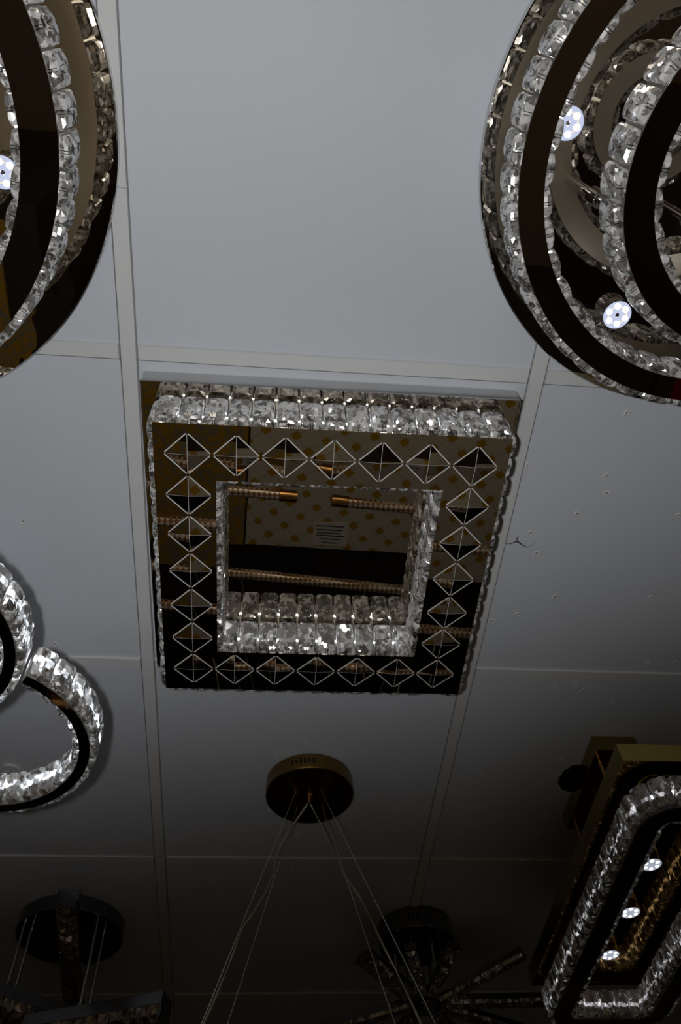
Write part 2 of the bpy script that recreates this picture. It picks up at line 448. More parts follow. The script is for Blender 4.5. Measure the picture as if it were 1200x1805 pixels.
# mounting plate (polished box against the ceiling)
pc = (-.0005, .0007-.001); ph = .2745
b = MB(); b.box((pc[0], pc[1], (zp+CEIL)/2+.0005), (2*ph, 2*ph*.998, CEIL-zp-.001)); b.m = [0]+[1]*5
plate = rot_mb(b).build('mounting_plate', [M_plate, M_edge], root)
b = MB(); 
for s1, ax in ((-1, 0), (1, 0), (-1, 1), (1, 1)):
    d = (.0016, 2*ph+.0016, .0016) if ax == 0 else (2*ph+.0016, .0016, .0016)
    b.box((pc[0]+(s1*ph if ax == 0 else 0), pc[1]+(s1*ph*.998 if ax == 1 else 0), zp), d)
rim = rot_mb(b).build('bright_edge', M_chrome, root)
b = MB(); b.lathe([(0, -.004), (.003, -.004), (.0034, -.001), (.0034, 0)], (.0, 0, 0), 16, M=Matrix.Translation((-.0, -ph*.998-.0002, (zp+CEIL)/2)) @ Matrix.Rotation(-PI/2, 4, 'X') @ Matrix.Rotation(PI, 4, 'X'))
rot_mb(b).build('side_screw', M_chrome, root)
# body: square tube between the plate and the face
hi = .163; ho = half-.006; hb = hi+.004
ic = (-.0005, .002)
b = MB()
for sx, w in (('o', ho), ('i', hb)):
    pass
zt = zp-.0004; zfb = zf+.004
def frame_box(b, o_, i_, z0, z1, mi=0, icx=0, icy=0):
    vs = []
    for z in (z0, z1):
        for r_, ccx, ccy in ((o_, 0, 0), (i_, icx, icy)):
            vs += [(ccx-r_, ccy-r_, z), (ccx+r_, ccy-r_, z), (ccx+r_, ccy+r_, z), (ccx-r_, ccy+r_, z)]
    fs = []
    for i in range(4):
        j = (i+1) % 4
        fs += [(i, j, 4+j, 4+i), (8+i, 12+i, 12+j, 8+j), (i, 8+i, 8+j, j), (4+i, 4+j, 12+j, 12+i)]
    b.add(vs, fs, mi)
frame_box(b, half-.011, hi+.010, zfb, zt, 0, *ic)
rot_mb(b).build('lamp_body', M_body, root)
for hh_, ccx, ccy, sg in ((half-.0104, 0, 0, 1), (hi+.0094, ic[0], ic[1], -1)):
    b = MB(); z0_, z1_ = zf+(zp-zf)*.54, zf+(zp-zf)*.60
    b.v = [(ccx+x*hh_, ccy+y*hh_, z) for z in (z0_, z1_) for x, y in ((-1, -1), (1, -1), (1, 1), (-1, 1))]
    for i in range(4): b.f.append((i, (i+1) % 4, 4+(i+1) % 4, 4+i)); b.m.append(0)
    rot_mb(b).build('glow_strip', M_strip_led, root)
b = MB(); frame_box(b, half, hi, zf, zf+.0025, 0, *ic)
face = rot_mb(b).build('face_plate', M_mirror, root)
# diamonds
pitch = .0676; r0 = 3*pitch; hd = .0330
dcs = []
for i in range(7):
    a = -r0+i*pitch
    dcs += [(a, -r0), (a, r0)]
    if 0 < i < 6: dcs += [(-r0, a), (r0, a)]
dm = MB(); w = .0015; hgt = .0034
c4 = [(-hd, 0), (0, -hd), (hd, 0), (0, hd)]
ins = [(x*.955, y*.955) for x, y in c4]
for i in range(4):
    j = (i+1) % 4
    dm.add([(ins[i][0], ins[i][1], -.0006), (ins[j][0], ins[j][1], -.0006), (0, 0, -hgt)], [(0, 1, 2)], 0)
    a = Vector((*c4[i], 0)); bb = Vector((*c4[j], 0)); e = (bb-a)
    a2 = a+e*.05; b2 = a+e*.95; nn = Vector((-e.y, e.x, 0)).normalized()*w*.5
    dm.add([a2-nn+Vector((0, 0, 0)), b2-nn, b2+nn, a2+nn]+[v+Vector((0, 0, -.0009)) for v in (a2-nn, b2-nn, b2+nn, a2+nn)],
           [(4, 7, 6, 5), (0, 1, 5, 4), (1, 2, 6, 5), (2, 3, 7, 6), (3, 0, 4, 7)], 1)
for (x, y), wd in (((ins[1]), .0006), ((ins[3]), .0006), ((ins[0]), .0003), ((ins[2]), .0003)):
    d = Vector((x, y, -.0006)); ap = Vector((0, 0, -hgt)); t = (d-ap).normalized(); nn = t.cross(Vector((0, 0, 1))).normalized()*wd*.5
    dm.add([ap-nn+Vector((0, 0, -.0002)), ap+nn+Vector((0, 0, -.0002)), d+nn+Vector((0, 0, -.0002)), d-nn+Vector((0, 0, -.0002))], [(0, 1, 2, 3)], 1)
dmesh = dm.mesh('mirror_diamond', [M_mirror, M_bevel])
for x, y in dcs:
    sub('mirror_diamond', dmesh, root, Matrix.Translation(-root.location) @ Rz @ Matrix.Translation((x, y, zf+.0002)) @ Matrix.Rotation(random.uniform(-.012, .012), 4, 'X') @ Matrix.Rotation(random.uniform(-.012, .012), 4, 'Y'))
# crystals, one tall row on each wall
Hc = zp-zf-.0045; zc = (zp+zf)/2-.0006
cm = crystal_mesh(.0306, Hc, .0130, tp=(.93, .6)); km = clip_mesh(Hc, .0130)
lst = []
n_o = 15; po = 2*half/n_o
for i in range(n_o):
    a = -half+(i+.5)*po
    for (px, py, tx, ty, nx, ny) in ((a, -half+.0045, 1, 0, 0, -1), (a, half-.0045, -1, 0, 0, 1), (-half+.0045, a, 0, -1, -1, 0), (half-.0045, a, 0, 1, 1, 0)):
        if ny == 1 and i == 13: continue           # one crystal is missing on the far side
        lst.append((None, cm, km, Rz @ frame(Vector((px, py, zc)), (tx, ty), (nx, ny))))
n_i = 10; pi_ = 2*hi/n_i; cmi = crystal_mesh(.0298, Hc, .0130, tp=(.93, .6))
for i in range(n_i):
    a = -hi+(i+.5)*pi_
    for (px, py, tx, ty, nx, ny) in ((ic[0]+a, ic[1]-hi-.0045, -1, 0, 0, 1), (ic[0]+a, ic[1]+hi+.0045, 1, 0, 0, -1), (ic[0]-hi-.0045, ic[1]+a, 0, 1, 1, 0), (ic[0]+hi+.0045, ic[1]+a, 0, -1, -1, 0)):
        lst.append((None, cmi, km, Rz @ frame(Vector((px, py, zc)), (tx, ty), (nx, ny))))
place_crystals(root, lst)

# ------------------------------------------------------------------ 2, 3 round chandeliers
def led_spot(root, p, r, hgt, dots=True, housing=None, dm=None):
    b = MB(); b.lathe([(0, 0), (r*.97, 0), (r, -.002), (r, -hgt*.9), (r*1.02, -hgt), (r*.96, -hgt)], (p.x, p.y, p.z), 48)
    h = b.build('led_light', housing or M_ledbody, root, True)
    b = MB(); b.lathe([(0, -hgt+.0006), (r*.96, -hgt+.0006)], (p.x, p.y, p.z), 48)
    me = b.mesh('diffuser', dm or M_led)
    d = sub('diffuser', me, h)
    b = MB()
    for k in range(6):
        a = 2*PI*k/6+.3
        b.lathe([(0, -hgt-.0004), (r*.2, -hgt-.0004), (r*.2, -hgt+.0004)], (p.x+r*.62*math.cos(a), p.y+r*.62*math.sin(a), p.z), 16, 0)
        if dots: b.lathe([(0, -hgt-.0004), (r*.06, -hgt-.0004), (r*.06, -hgt+.0004)], (p.x+r*.6*math.cos(a+PI/6), p.y+r*.6*math.sin(a+PI/6), p.z), 12, 1)
    sub('led_chip', b.mesh('led_chip', [M_ledchip if dots else M_ledchip2, M_ledwarm]), h)
    if dots:
        b = MB(); b.lathe([(0, -hgt-.0012), (r*.1, -hgt-.0012), (r*.14, -hgt-.0004), (r*.14, -hgt+.0002)], (p.x, p.y, p.z), 20)
        sub('centre_screw', b.mesh('centre_screw', M_chrome), h)
def post(root, p0, p1, r=.006):
    p0, p1 = Vector(p0), Vector(p1); d = p1-p0
    b = MB(); b.tube([p0, p0+d*.1, p0+d*.1001, p0+d*.14, p0+d*.1401, p1], [r*1.9, r*1.9, r*1.5, r*1.4, r, r], 16)
    b.build('support_rod', M_chrome, root, True)
def disc(root, c, r, z0, z1, m, name='base_disc'):
    b = MB(); b.lathe([(0, z0), (r-.0015, z0)], (c[0], c[1], 0), 160, 0)
    b.lathe([(r-.0015, z0), (r, z0+.0015)], (c[0], c[1], 0), 160, 2)
    b.lathe([(r, z0+.0015), (r, z1), (0, z1)], (c[0], c[1], 0), 160, 1)
    return b.build(name, [m, M_edge, M_chrome], root, True)
def chandelier(label, dc, dr, rings, leds, posts, dmat, zd=.986):
    c = (dc[0]*zd*D, dc[1]*zd*D)
    root = thing('round_chandelier', (c[0], c[1], CEIL), label, 'chandelier')
    disc(root, c, dr*zd*D, H(zd), CEIL-.001, dmat)
    bud = {'list': []}
    for nm, qc, ro, ri, z, h in rings:
        cc = (qc[0]*z*D, qc[1]*z*D); R0, R1 = ro*z*D, ri*z*D
        pts = circle(cc[0], cc[1], (R0+R1)/2, 120)
        ring_part(root, nm, pts, True, (R0-R1)/2, H(z), h, M_mirror, M_satin, M_body, (.036, h-.004, .0115), bud)
    place_crystals(root, bud['list'])
    for q in leds:
        e = P(q[0], q[1], zd-.0158); led_spot(root, Vector((e.x, e.y, H(zd)-.0003)), .0205, .017)
    for q, zr in posts:
        p = P(q[0], q[1], zd); post(root, p, (p.x, p.y, H(zr)))
    return root
hR = .056
chandelier('round crystal ring chandelier on smoked mirror disc in upper right corner, two lit spots',
           (.542, .122), .318, [('outer_ring', (.571, .136), .299, .268, .90, hR), ('inner_ring', (.6225, .144), .2195, .182, .8175, hR),
                                ('centre_ring', (.68, .15), .115, .08, .73, hR)],
           [(.317, .103), (.436, .321), (.60, .30), (.62, -.03)], [((.372, .180), .835), ((.55, .36), .92), ((.66, -.02), .92), ((.50, .20), .80), ((.60, .20), .80)], M_plate)
chandelier('round crystal ring chandelier on broad bronze mirror disc in upper left corner',
           (-.562, .148), .371, [('outer_ring', (-.608, .157), .351, .308, .872, hR), ('inner_ring', (-.66, .17), .238, .19, .79, hR)],
           [(-.323, .204), (-.55, .40), (-.80, .12), (-.56, -.12)], [((-.36, .10), .86), ((-.5, .42), .86), ((-.8, .3), .86), ((-.42, .2), .79), ((-.7, .12), .79)], M_wavy)

# ------------------------------------------------------------------ 4 flower lamp at the left edge
zF = .745
root = thing('ring_crystal_lamp', (-.57*zF*D, 1.0*zF*D, CEIL), 'lamp of interlocked slim crystal rings, lit bluish white, at left below the bronze disc', 'ceiling lamp')
bud = {'list': []}
c1 = (-.599*zF*D, .928*zF*D); c2 = (-.5*zF*D, 1.16*zF*D); c3 = (-.84*zF*D, 1.06*zF*D)
R1 = .185*zF*D; hw = .0095*zF*D; hF = .058
ring_part(root, 'upper_ring', circle(*c1, R1, 100), True, hw, H(zF), hF, M_mirror, M_satin, M_body, (.031, hF-.004, .0105), bud)
def arc(c, o_, n=80):
    pts = circle(*c, R1, 240); lim = R1+hw+.015
    ok = [math.hypot(p[0]-c1[0], p[1]-c1[1]) > lim for p in pts]
    i0 = next(i for i in range(240) if ok[i] and not ok[i-1]); out = []
    for k in range(240):
        j = (i0+k) % 240
        if ok[j]: out.append(pts[j])
        else: break
    return out
ring_part(root, 'lower_ring', arc(c2, 0)[::2], False, hw, H(zF), hF, M_mirror, M_satin, M_body, (.031, hF-.004, .0105), bud)
for pts_, cl_ in ((circle(*c1, R1, 100), True), (arc(c2, 0)[::2], False)):
    for sg in (1, -1): glow_strip(root, pts_, cl_, sg*(hw+.0006), H(zF)+hF*.52, H(zF)+hF*.72)
place_crystals(root, bud['list'])
b = MB(); b.lathe([(0, CEIL-.04), (.07, CEIL-.04), (.072, CEIL-.038), (.072, CEIL-.001)], (c1[0]-.12, c1[1]+.02, 0), 64); b.build('canopy', M_chrome, root, True)
b = MB()
for a in (2.4, 3.3, 4.0): b.tube([(c1[0]+R1*math.cos(a), c1[1]+R1*math.sin(a), H(zF)+hF-.002), (c1[0]-.12+.05*math.cos(a), c1[1]+.02+.05*math.sin(a), CEIL-.038)], .0008, 6)
b.build('suspension_cable', M_cable, root)

# ------------------------------------------------------------------ 5 pendant on a bronze canopy
zc_ = .968; pcn = (.0965*zc_*D, 1.2955*zc_*D); pr = .0838*zc_*D
root = thing('pendant_lamp', (pcn[0], pcn[1], CEIL), 'pendant lamp hung on thin cables from a round brushed bronze ceiling canopy', 'pendant lamp')
b = MB(); b.lathe([(0, H(zc_)), (pr-.0015, H(zc_)), (pr, H(zc_)+.0015), (pr, CEIL-.001)], (pcn[0], pcn[1], 0), 96)
can = b.build('canopy', M_bronze, root, True)
b = MB()
for i in range(6):
    a = math.radians(-112+i*6.2)-.02; a = math.radians(-116+i*5.6)
    hh = .013 if i in (0, 2, 3, 5) else .008
    M = Matrix.Translation((pcn[0]+(pr-.0006)*math.cos(a), pcn[1]+(pr-.0006)*math.sin(a), (H(zc_)+CEIL)/2)) @ Matrix.Rotation(a, 4, 'Z')
    b.box((0, 0, 0), (.0028, .0042, hh), 0, M)
sub('vent_slot', b.mesh('vent_slot', M_hole), can)
b = MB(); b.lathe([(0, -.017), (.003, -.017), (.0036, -.012), (.0055, -.008), (.0055, -.002), (.009, 0)], (pcn[0], pcn[1], H(zc_)), 24); b.build('cord_grip', M_brass, root, True)
def W(x, y, z): return Vector((x*D, y*D, CZ+z*D))
zb_ = .40
cables = [((.067, 1.242), (-.0985, 1.0748)), ((.072, 1.291), (-.077, 1.19)), ((.119, 1.287), (.2475, 1.19)), ((.115, 1.242), (.2975, 1.115))]
BAR = []
def onray(u, v, z):
    d = right*(u-600)/1420+down*(v-902.5)/1420+fwd
    return cam_p+d*((z*D)/d.z)
for (u0, v0), (u1, v1) in (((521, 1396), (355, 1805)), ((523, 1426), (401, 1805)), ((568, 1424), (696, 1805)), ((567, 1396), (767, 1805))):
    a = onray(u0, v0, .968); best = None
    for k in range(100, 300):              # the wire's straight run carried on down to the tube below the frame
        t = k/100; e = onray(u0+(u1-u0)*t, v0+(v1-v0)*t, zb_+.010)
        if e.y >= 1.185*D: best = e; break
    b = MB(); b.tube([a, best], .0009, 6); b.build('suspension_cable', M_cable, root)
    b = MB(); b.lathe([(0, -.006), (.0022, -.006), (.003, 0)], tuple(a), 12); b.build('cable_grip', M_brass, root, True)
def braided(p0, p1, caps):
    p0, p1 = Vector(p0), Vector(p1); d = (p1-p0).normalized(); r_ = .0135
    b = MB(); b.tube([p0, p1], r_, 20); t = b.build('braided_tube', M_braid, root, True)
    for q, s_, on in ((p0, 1, caps[0]), (p1, -1, caps[1])):
        if on: b = MB(); b.tube([q-d*.002*s_, q+d*.04*s_], r_*1.12, 20); sub('end_cap', b.mesh('end_cap', M_brass, True), t)
K = 1.972-.036-zb_
long0, long1 = W(-.40, .749*K, zb_), W(.62, .803*K, zb_)
braided(long0, long1, (1, 1))
braided(W(-.40, .607*K, zb_), W(.0345*K, .6215*K, zb_), (1, 1))
braided(W(.088*K, .6255*K, zb_), W(.62, .648*K, zb_), (1, 1))
for x_ in (-.39, .61):
    b = MB(); b.tube([W(x_, (.6275+.0364*0)*K-(.02 if x_ < 0 else -.02), zb_+.012), W(x_, .776*K+(-.02 if x_ < 0 else .03), zb_+.012)], .004, 10); b.build('cross_rod', M_brass, root, True)
def cord(pix, zs, tw=0):
    pts = [onray(u, v, z) for (u, v), z in zip(pix, zs)]
    out = []
    for i in range(len(pts)-1):
        p0 = pts[max(i-1, 0)]; p1 = pts[i]; p2 = pts[i+1]; p3 = pts[min(i+2, len(pts)-1)]
        for k in range(8):
            t = k/8; out.append(.5*((2*p1)+(-p0+p2)*t+(2*p0-5*p1+4*p2-p3)*t*t+(-p0+3*p1-3*p2+p3)*t**3))
    out.append(pts[-1]); return out
# the two feed cords bow slightly on their way down to the pendant ring
cl = cord([(544, 1414), (516, 1455), (490, 1500), (476, 1555), (448, 1605), (425, 1640), (411, 1680), (385, 1745), (359, 1805), (330, 1880), (290, 1985), (262, 2090)], [.958, .93, .895, .855, .82, .79, .76, .70, .64, .56, .47, .41])
cr = cord([(545, 1414), (566, 1455), (586, 1500), (604, 1538), (640, 1592), (672, 1660), (704, 1724), (742, 1805), (775, 1880), (820, 1985), (865, 2090)], [.958, .925, .89, .86, .81, .76, .705, .64, .57, .47, .41])
for pts in (cl, cr):
    for s_ in (-1, 1):
        b = MB(); b.tube([p+right*(.0011*s_*math.cos(i*.22))+down*(.0011*s_*math.sin(i*.22)) for i, p in enumerate(pts)], .0010, 6)
        b.build('power_cord', M_cord, root, True)
# ------------------------------------------------------------------ 6 gold rectangular lamp
CFGM['m'] = M_cry3
zgp = .772; gcx, gcy = .6465, 1.2265
root = thing('rectangular_crystal_lamp', (gcx*D, gcy*D, CEIL), 'tall gold rectangular lamp with rounded crystal loops and small lit spots, lower right', 'ceiling lamp')
b = MB(); b.box((gcx*D, gcy*D, (H(.967)+CEIL-.001)/2), (.0815*D, .231*D, CEIL-.001-H(.967))); b.build('canopy', M_gold, root)
for sx, sy in ((-1, -1), (1, -1), (-1, 1), (1, 1)):
    b = MB(); b.tube([((gcx+sx*.03)*D, (gcy+sy*.09)*D, H(.967)), ((gcx+sx*.03)*D, (gcy+sy*.09)*D, H(.80))], .0045, 12); b.build('support_rod', M_brass, root, True)
gw, gl = .117, .3175
b = MB(); b.box((gcx*D, gcy*D, (H(.772)+H(.803))/2), (2*gw*D, 2*gl*D, H(.803)-H(.772))); b.m = [0]+[1]*5
b.build('mirror_plate', [M_goldmir, M_gold], root)
def rrect(cx, cy, hw_, hl_, r, n=8):
    out = []
    for sx, sy, a0 in ((1, -1, -PI/2), (1, 1, 0), (-1, 1, PI/2), (-1, -1, PI)):
        for k in range(n+1):
            a = a0+PI/2*k/n; out.append((cx+sx*(hw_-r)+r*math.cos(a), cy+sy*(hl_-r)+r*math.sin(a)))
        # straight runs get extra points
    full = []
    for i, p in enumerate(out):
        q = out[(i+1) % len(out)]; full.append(p); d = math.hypot(q[0]-p[0], q[1]-p[1]); m = int(d/.03)
        for k in range(1, m): full.append((p[0]+(q[0]-p[0])*k/m, p[1]+(q[1]-p[1])*k/m))
    return full
zg = .705; hg = .056
ox0, oy0, oy1 = .776*zg, 1.323*zg, 2.215*zg      # outer outline of the loop
ix0, ix1, iy0, iy1 = .8195*zg, 1.036*zg, 1.358*zg, 2.172*zg
cxg = (ix0+ix1)/2; cyg = (iy0+iy1)/2; wband = (ix0-ox0)
bud = {'list': []}
def gcfg(nm, cx_, cy_, hx, hy, r, w_, z, h):
    ring_part(root, nm, rrect(cx_*D, cy_*D, hx*D, hy*D, r*D), True, w_/2*D, H(z), h, M_mirror, M_gold, M_body, (.030, h-.004, .012), bud)
gcfg('outer_loop', cxg, cyg, (ix1-ix0)/2+wband/2, (iy1-iy0)/2+wband/2, .038, wband, zg, hg)
place_crystals(root, bud['list'])
lp = rrect(cxg*D, cyg*D, ((ix1-ix0)/2+wband/2)*D, ((iy1-iy0)/2+wband/2)*D, .038*D)
for sg in (1, -1): glow_strip(root, lp, True, sg*(wband/2*D+.0006), H(zg)+hg*.45, H(zg)+hg*.58, M_strip_sparkle)  # dim glowing strips added behind the loop's crystals for sparkle
for sx, sy in ((-1, -.7), (1, -.7), (-1, .7), (1, .7)):
    p = ((cxg+sx*((ix1-ix0)/2+wband/2))*D, (cyg+sy*(iy1-iy0)/2)*D)
    if abs(p[0]/D-gcx) > gw: p = ((gcx+sx*gw*.93)*D, p[1])
    b = MB(); b.tube([(p[0], p[1], H(.772)), (p[0], p[1], H(zg)+hg)], .0035, 10); b.build('support_rod', M_brass, root, True)
for q in ((.841, 1.505), (.846, 1.685), (.847, 1.862)):
    led_spot(root, P(q[0], q[1], .757)+Vector((0, 0, .0185)), .019, .019, False, M_gold, M_led2)

# ------------------------------------------------------------------ 7 bar chandelier, bottom left
CFGM['m'] = M_cry2
bc = (-.388*D, 1.7306*D)
root = thing('bar_chandelier', (bc[0], bc[1], CEIL), 'dim chandelier of crossed crystal bars under a round chrome canopy, lower left corner', 'chandelier')
b = MB(); b.lathe([(0, H(.968)), (.1095*D, H(.968)), (.111*D, H(.968)+.002), (.111*D, CEIL-.001)], (bc[0], bc[1], 0), 96); b.build('canopy', M_shadechrome, root, True)
def crystal_bar(root, p0, p1, w_, h, n, name='crystal_bar', cap=None):
    p0, p1 = Vector(p0), Vector(p1); d = (p1-p0); L = d.length; t = d.normalized()
    s = t.cross(Vector((0, 0, 1))).normalized(); up = s.cross(t).normalized()
    M = Matrix.Identity(4)
    for i in range(3): M[i][0] = t[i]; M[i][1] = s[i]; M[i][2] = up[i]
    M.translation = p0
    b = MB(); b.box((L/2, 0, h*.35), (L, w_, h*.3), 0, M)
    for e in (0, L): b.box((e, 0, h*.1), (.003, w_*1.02, h*.82), 0, M)
    for sy in (-1, 1):
        b.box((L/2, sy*w_/2, h*.15), (L, .0015, h*.1), 0, M)
    bar = b.build(name, M_shadechrome, root)
    b = MB(); st = (L-.006)/n
    for k in range(n):
        x = .003+(k+.5)*st
        q = [(x-st*.46, -w_*.47), (x+st*.46, -w_*.47), (x+st*.46, w_*.47), (x-st*.46, w_*.47)]
        a = [(px, py, h*.19) for px, py in q]; m_ = [(px, py, -h*.2) for px, py in q]
        tp = [(x-st*.2, -w_*.2, -h*.36), (x+st*.2, -w_*.2, -h*.36), (x+st*.2, w_*.2, -h*.36), (x-st*.2, w_*.2, -h*.36)]
        vs = [M @ Vector(v) for v in a+m_+tp]
        fs = [(8, 9, 10, 11)]+[(i, (i+1) % 4, 4+(i+1) % 4, 4+i) for i in range(4)]+[(4+i, 4+(i+1) % 4, 8+(i+1) % 4, 8+i) for i in range(4)]
        b.add(vs, fs)
    sub('crystal_strip', b.mesh('crystal_strip', M_cry2), bar)
    return bar
crystal_bar(root, P(-.394, 1.647, .90), P(-.425, 2.16, .90), .042, .05, 14)
crystal_bar(root, P(-.60, 2.245, .74), P(-.205, 2.115, .74), .05, .06, 13)
crystal_bar(root, P(-.62, 2.05, .78), P(-.40, 2.22, .78), .05, .06, 9)
for qa, qb in (((-.486, 1.724), (-.549, 1.993)), ((-.470, 1.73), (-.535, 2.01)), ((-.335, 1.724), (-.408, 2.113)), ((-.323, 1.757), (-.380, 2.10))):
    # straight down: same plan position, lower height
    p = P(qa[0], qa[1], .968); z_ = .968*qa[1]/qb[1]
    b = MB(); b.tube([p, (p.x, p.y, CZ+z_*D-.01)], .0034, 12); b.build('support_rod', M_chrome, root, True)

# ------------------------------------------------------------------ 8 starburst lamp, bottom middle right
mc = (.372*D*.968, 1.80*D*.968)
root = thing('starburst_lamp', (mc[0], mc[1], CEIL), 'dark starburst chandelier of crystal bars under a vented round canopy, far behind the pendant', 'chandelier')
b = MB(); b.lathe([(0, H(.955)), (.0815*D, H(.955)), (.083*D, H(.955)+.002), (.083*D, CEIL-.001)], (mc[0], mc[1], 0), 96); can = b.build('canopy', M_shadechrome, root, True)
b = MB()
for i in range(6):
    a = math.radians(-108+i*6); r_ = .083*D
    b.box((0, 0, 0), (.003, .0045, .016 if i % 2 == 0 else .010), 0, Matrix.Translation((mc[0]+(r_-.0006)*math.cos(a), mc[1]+(r_-.0006)*math.sin(a), (H(.955)+CEIL)/2)) @ Matrix.Rotation(a, 4, 'Z'))
sub('vent_slot', b.mesh('vent_slot', M_hole), can)
for k, a in enumerate((-.2, .9, 2.0, 3.2, 4.3, 5.2)):
    b = MB(); b.tube([(mc[0]+.055*math.cos(a), mc[1]+.055*math.sin(a), H(.955)), (mc[0]+.055*math.cos(a), mc[1]+.055*math.sin(a), H(.84))], .004, 10); b.build('support_rod', M_chrome, root, True)
hub = W(.36, 1.73, .83)
for a, z_, L in ((3.45, .90, .16), (3.9, .86, .2), (-.25, .90, .24), (.05, .84, .30), (.35, .80, .34), (-1.2, .88, .15), (-1.9, .88, .14), (2.8, .8, .36), (1.0, .82, .3), (1.9, .82, .3)):
    e = W(.36, 1.73, z_)+Vector((math.cos(a), math.sin(a), 0))*L*1.0
    crystal_bar(root, hub+Vector((math.cos(a), math.sin(a), 0))*.03, e, .026, .03, int(L/.03))

# ------------------------------------------------------------------ 9 things fixed in the ceiling
def screw_mesh(seed):
    r = random.Random(seed); b = MB()
    # burst paper rim with a sunken dark screw
    n = 12; out = []; rim = []; inn = []
    for k in range(n):
        a = 2*PI*k/n; f = r.uniform(.75, 1.3)
        out.append((.0052*f*math.cos(a), .0045*f*math.sin(a), .0002)); rim.append((.0034*f*math.cos(a), .003*f*math.sin(a), -.0012*r.uniform(.5, 1.5))); inn.append((.0017*math.cos(a), .0015*math.sin(a), -.0002))
    b.v = out+rim+inn
    for k in range(n):
        j = (k+1) % n; b.f += [(k, j, n+j, n+k), (n+k, n+j, 2*n+j, 2*n+k)]; b.m += [0, 0]
    b.f.append(tuple(range(2*n, 3*n))); b.m.append(1)
    return b.mesh('ceiling_screw', [M_plaster, M_seam])
sm = [screw_mesh(i) for i in range(5)]
screws = [(0.4887, 0.4595, 'alone below the right round chandelier'), (0.4874, 0.5609, 'upper of a vertical pair right of the square lamp'), (0.4955, 0.5908, 'lower of a vertical pair right of the square lamp'), (0.459, 0.629, 'just left below a vertical pair of screws'), (0.617, 0.6238, 'at the right photo edge, level with the square lamp'), (0.366, 0.5514, 'touching the right strip, above the crack'), (0.3947, 0.6687, 'right above the cracked panel edge'), (0.4134, 0.7053, 'right below the cracked panel edge'), (0.4623, 0.7902, 'mid panel below the crack'), (0.6206, 0.7842, 'below the screw at the right photo edge'), (0.4084, 0.8295, 'right of the lower square lamp corner'), (0.3685, 0.8446, 'on the seam by the lower square lamp corner'), (0.6603, 0.9258, 'left of two above the right cross strip'), (0.7082, 0.9253, 'right of two above the right cross strip'), (0.5448, 0.9816, 'top of three just below the right cross strip'), (0.5615, 0.999, 'lowest of three just below the right cross strip'), (0.5109, 0.9897, 'leftmost of three just below the right cross strip'), (0.6223, 1.0238, 'above the gold lamp, below the cross strip'), (0.0814, 1.1452, 'right above the bronze pendant canopy'), (0.421, 1.2222, 'alone between bronze canopy and gold lamp'), (0.0742, 1.533, 'in the dark between the pendant cables'), (0.5208, 1.6449, 'in the dark right of the starburst lamp'), (0.5858, 1.7451, 'in the dark between starburst and gold lamp'), (-0.3614, 0.6862, 'at the left, above the crystal rings'), (-0.3403, 0.9244, 'right of the upper crystal ring'), (0.5695, 1.4082, 'below the ragged hole'), (0.5644, 1.1812, 'just above the ragged hole'), (0.0205, 1.342, 'touching the bronze canopy at lower left'), (0.0809, 1.4191, 'directly below the bronze canopy'), (0.0273, 1.1818, 'touching the bronze canopy at upper left')]
for i, (x, y, w_) in enumerate(screws):
    o = bpy.data.objects.new('ceiling_screw', sm[i % 5]); C.objects.link(o); o.location = (x*D, y*D, CEIL+.0012); o.rotation_euler = (0, 0, i*1.3)
    tag(o, 'small ceiling screw with torn rim, '+w_, 'screw', 'screws and torn screw holes in the ceiling')
# round plastic cap
b = MB(); cc = (-.4515*D, 1.2355*D)
b.lathe([(0, CEIL-.001), (.008, CEIL-.001), (.0095, CEIL-.0035), (.013, CEIL-.004), (.0165, CEIL-.0035), (.0185, CEIL-.0045), (.0205, CEIL-.003), (.021, CEIL+.001)], (cc[0], cc[1], 0), 48)
tag(b.build('round_ceiling_plate', M_strip, None, True), 'small round white cap on the ceiling seen inside the lower crystal ring', 'cap')
# crack in the panel edge
def ribbon(pts, w_, z, b):
    for i in range(len(pts)-1):
        a, c = Vector((*pts[i], 0))*D, Vector((*pts[i+1], 0))*D; t = (c-a).normalized(); nn = Vector((-t.y, t.x, 0))
        wa, wb = w_[i]/2, w_[i+1]/2
        b.add([(a-nn*wa)+Vector((0, 0, z)), (c-nn*wb)+Vector((0, 0, z)), (c+nn*wb)+Vector((0, 0, z)), (a+nn*wa)+Vector((0, 0, z))], [(0, 1, 2, 3)])
b = MB()
ribbon([(.361, .690), (.369, .6895), (.374, .686), (.378, .684), (.382, .687), (.388, .691), (.396, .695), (.402, .691), (.406, .684)], [.0006, .0014, .002, .003, .0022, .0016, .001, .0006, .0004], CEIL+.001, b)
ribbon([(.3775, .6835), (.3765, .679), (.3775, .674)], [.001, .0016, .0004], CEIL+.001, b)
o = b.build('crack', M_hole); o.parent = ceiling
# ragged hole by the gold lamp
b = MB(); n = 30; r = random.Random(3); hc = Vector((.606*D, 1.232*D)); ring0 = []; ring1 = []
for k in range(n):
    a = 2*PI*k/n; rr_ = .038*(1+.07*r.uniform(-1, 1)); f = 1.0
    ring0.append((hc.x+rr_*.92*math.cos(a), hc.y+rr_*1.15*math.sin(a), CEIL+.0010)); ring1.append((hc.x+rr_*1.05*math.cos(a), hc.y+rr_*1.28*math.sin(a), CEIL+.0004-.001*r.random()))
b.v = ring0+ring1; b.f.append(tuple(range(n))); b.m.append(0)
for k in range(n): b.f.append((k, (k+1) % n, n+(k+1) % n, n+k)); b.m.append(1)
o = b.build('hole', [M_hole, M_plaster]); o.parent = ceiling

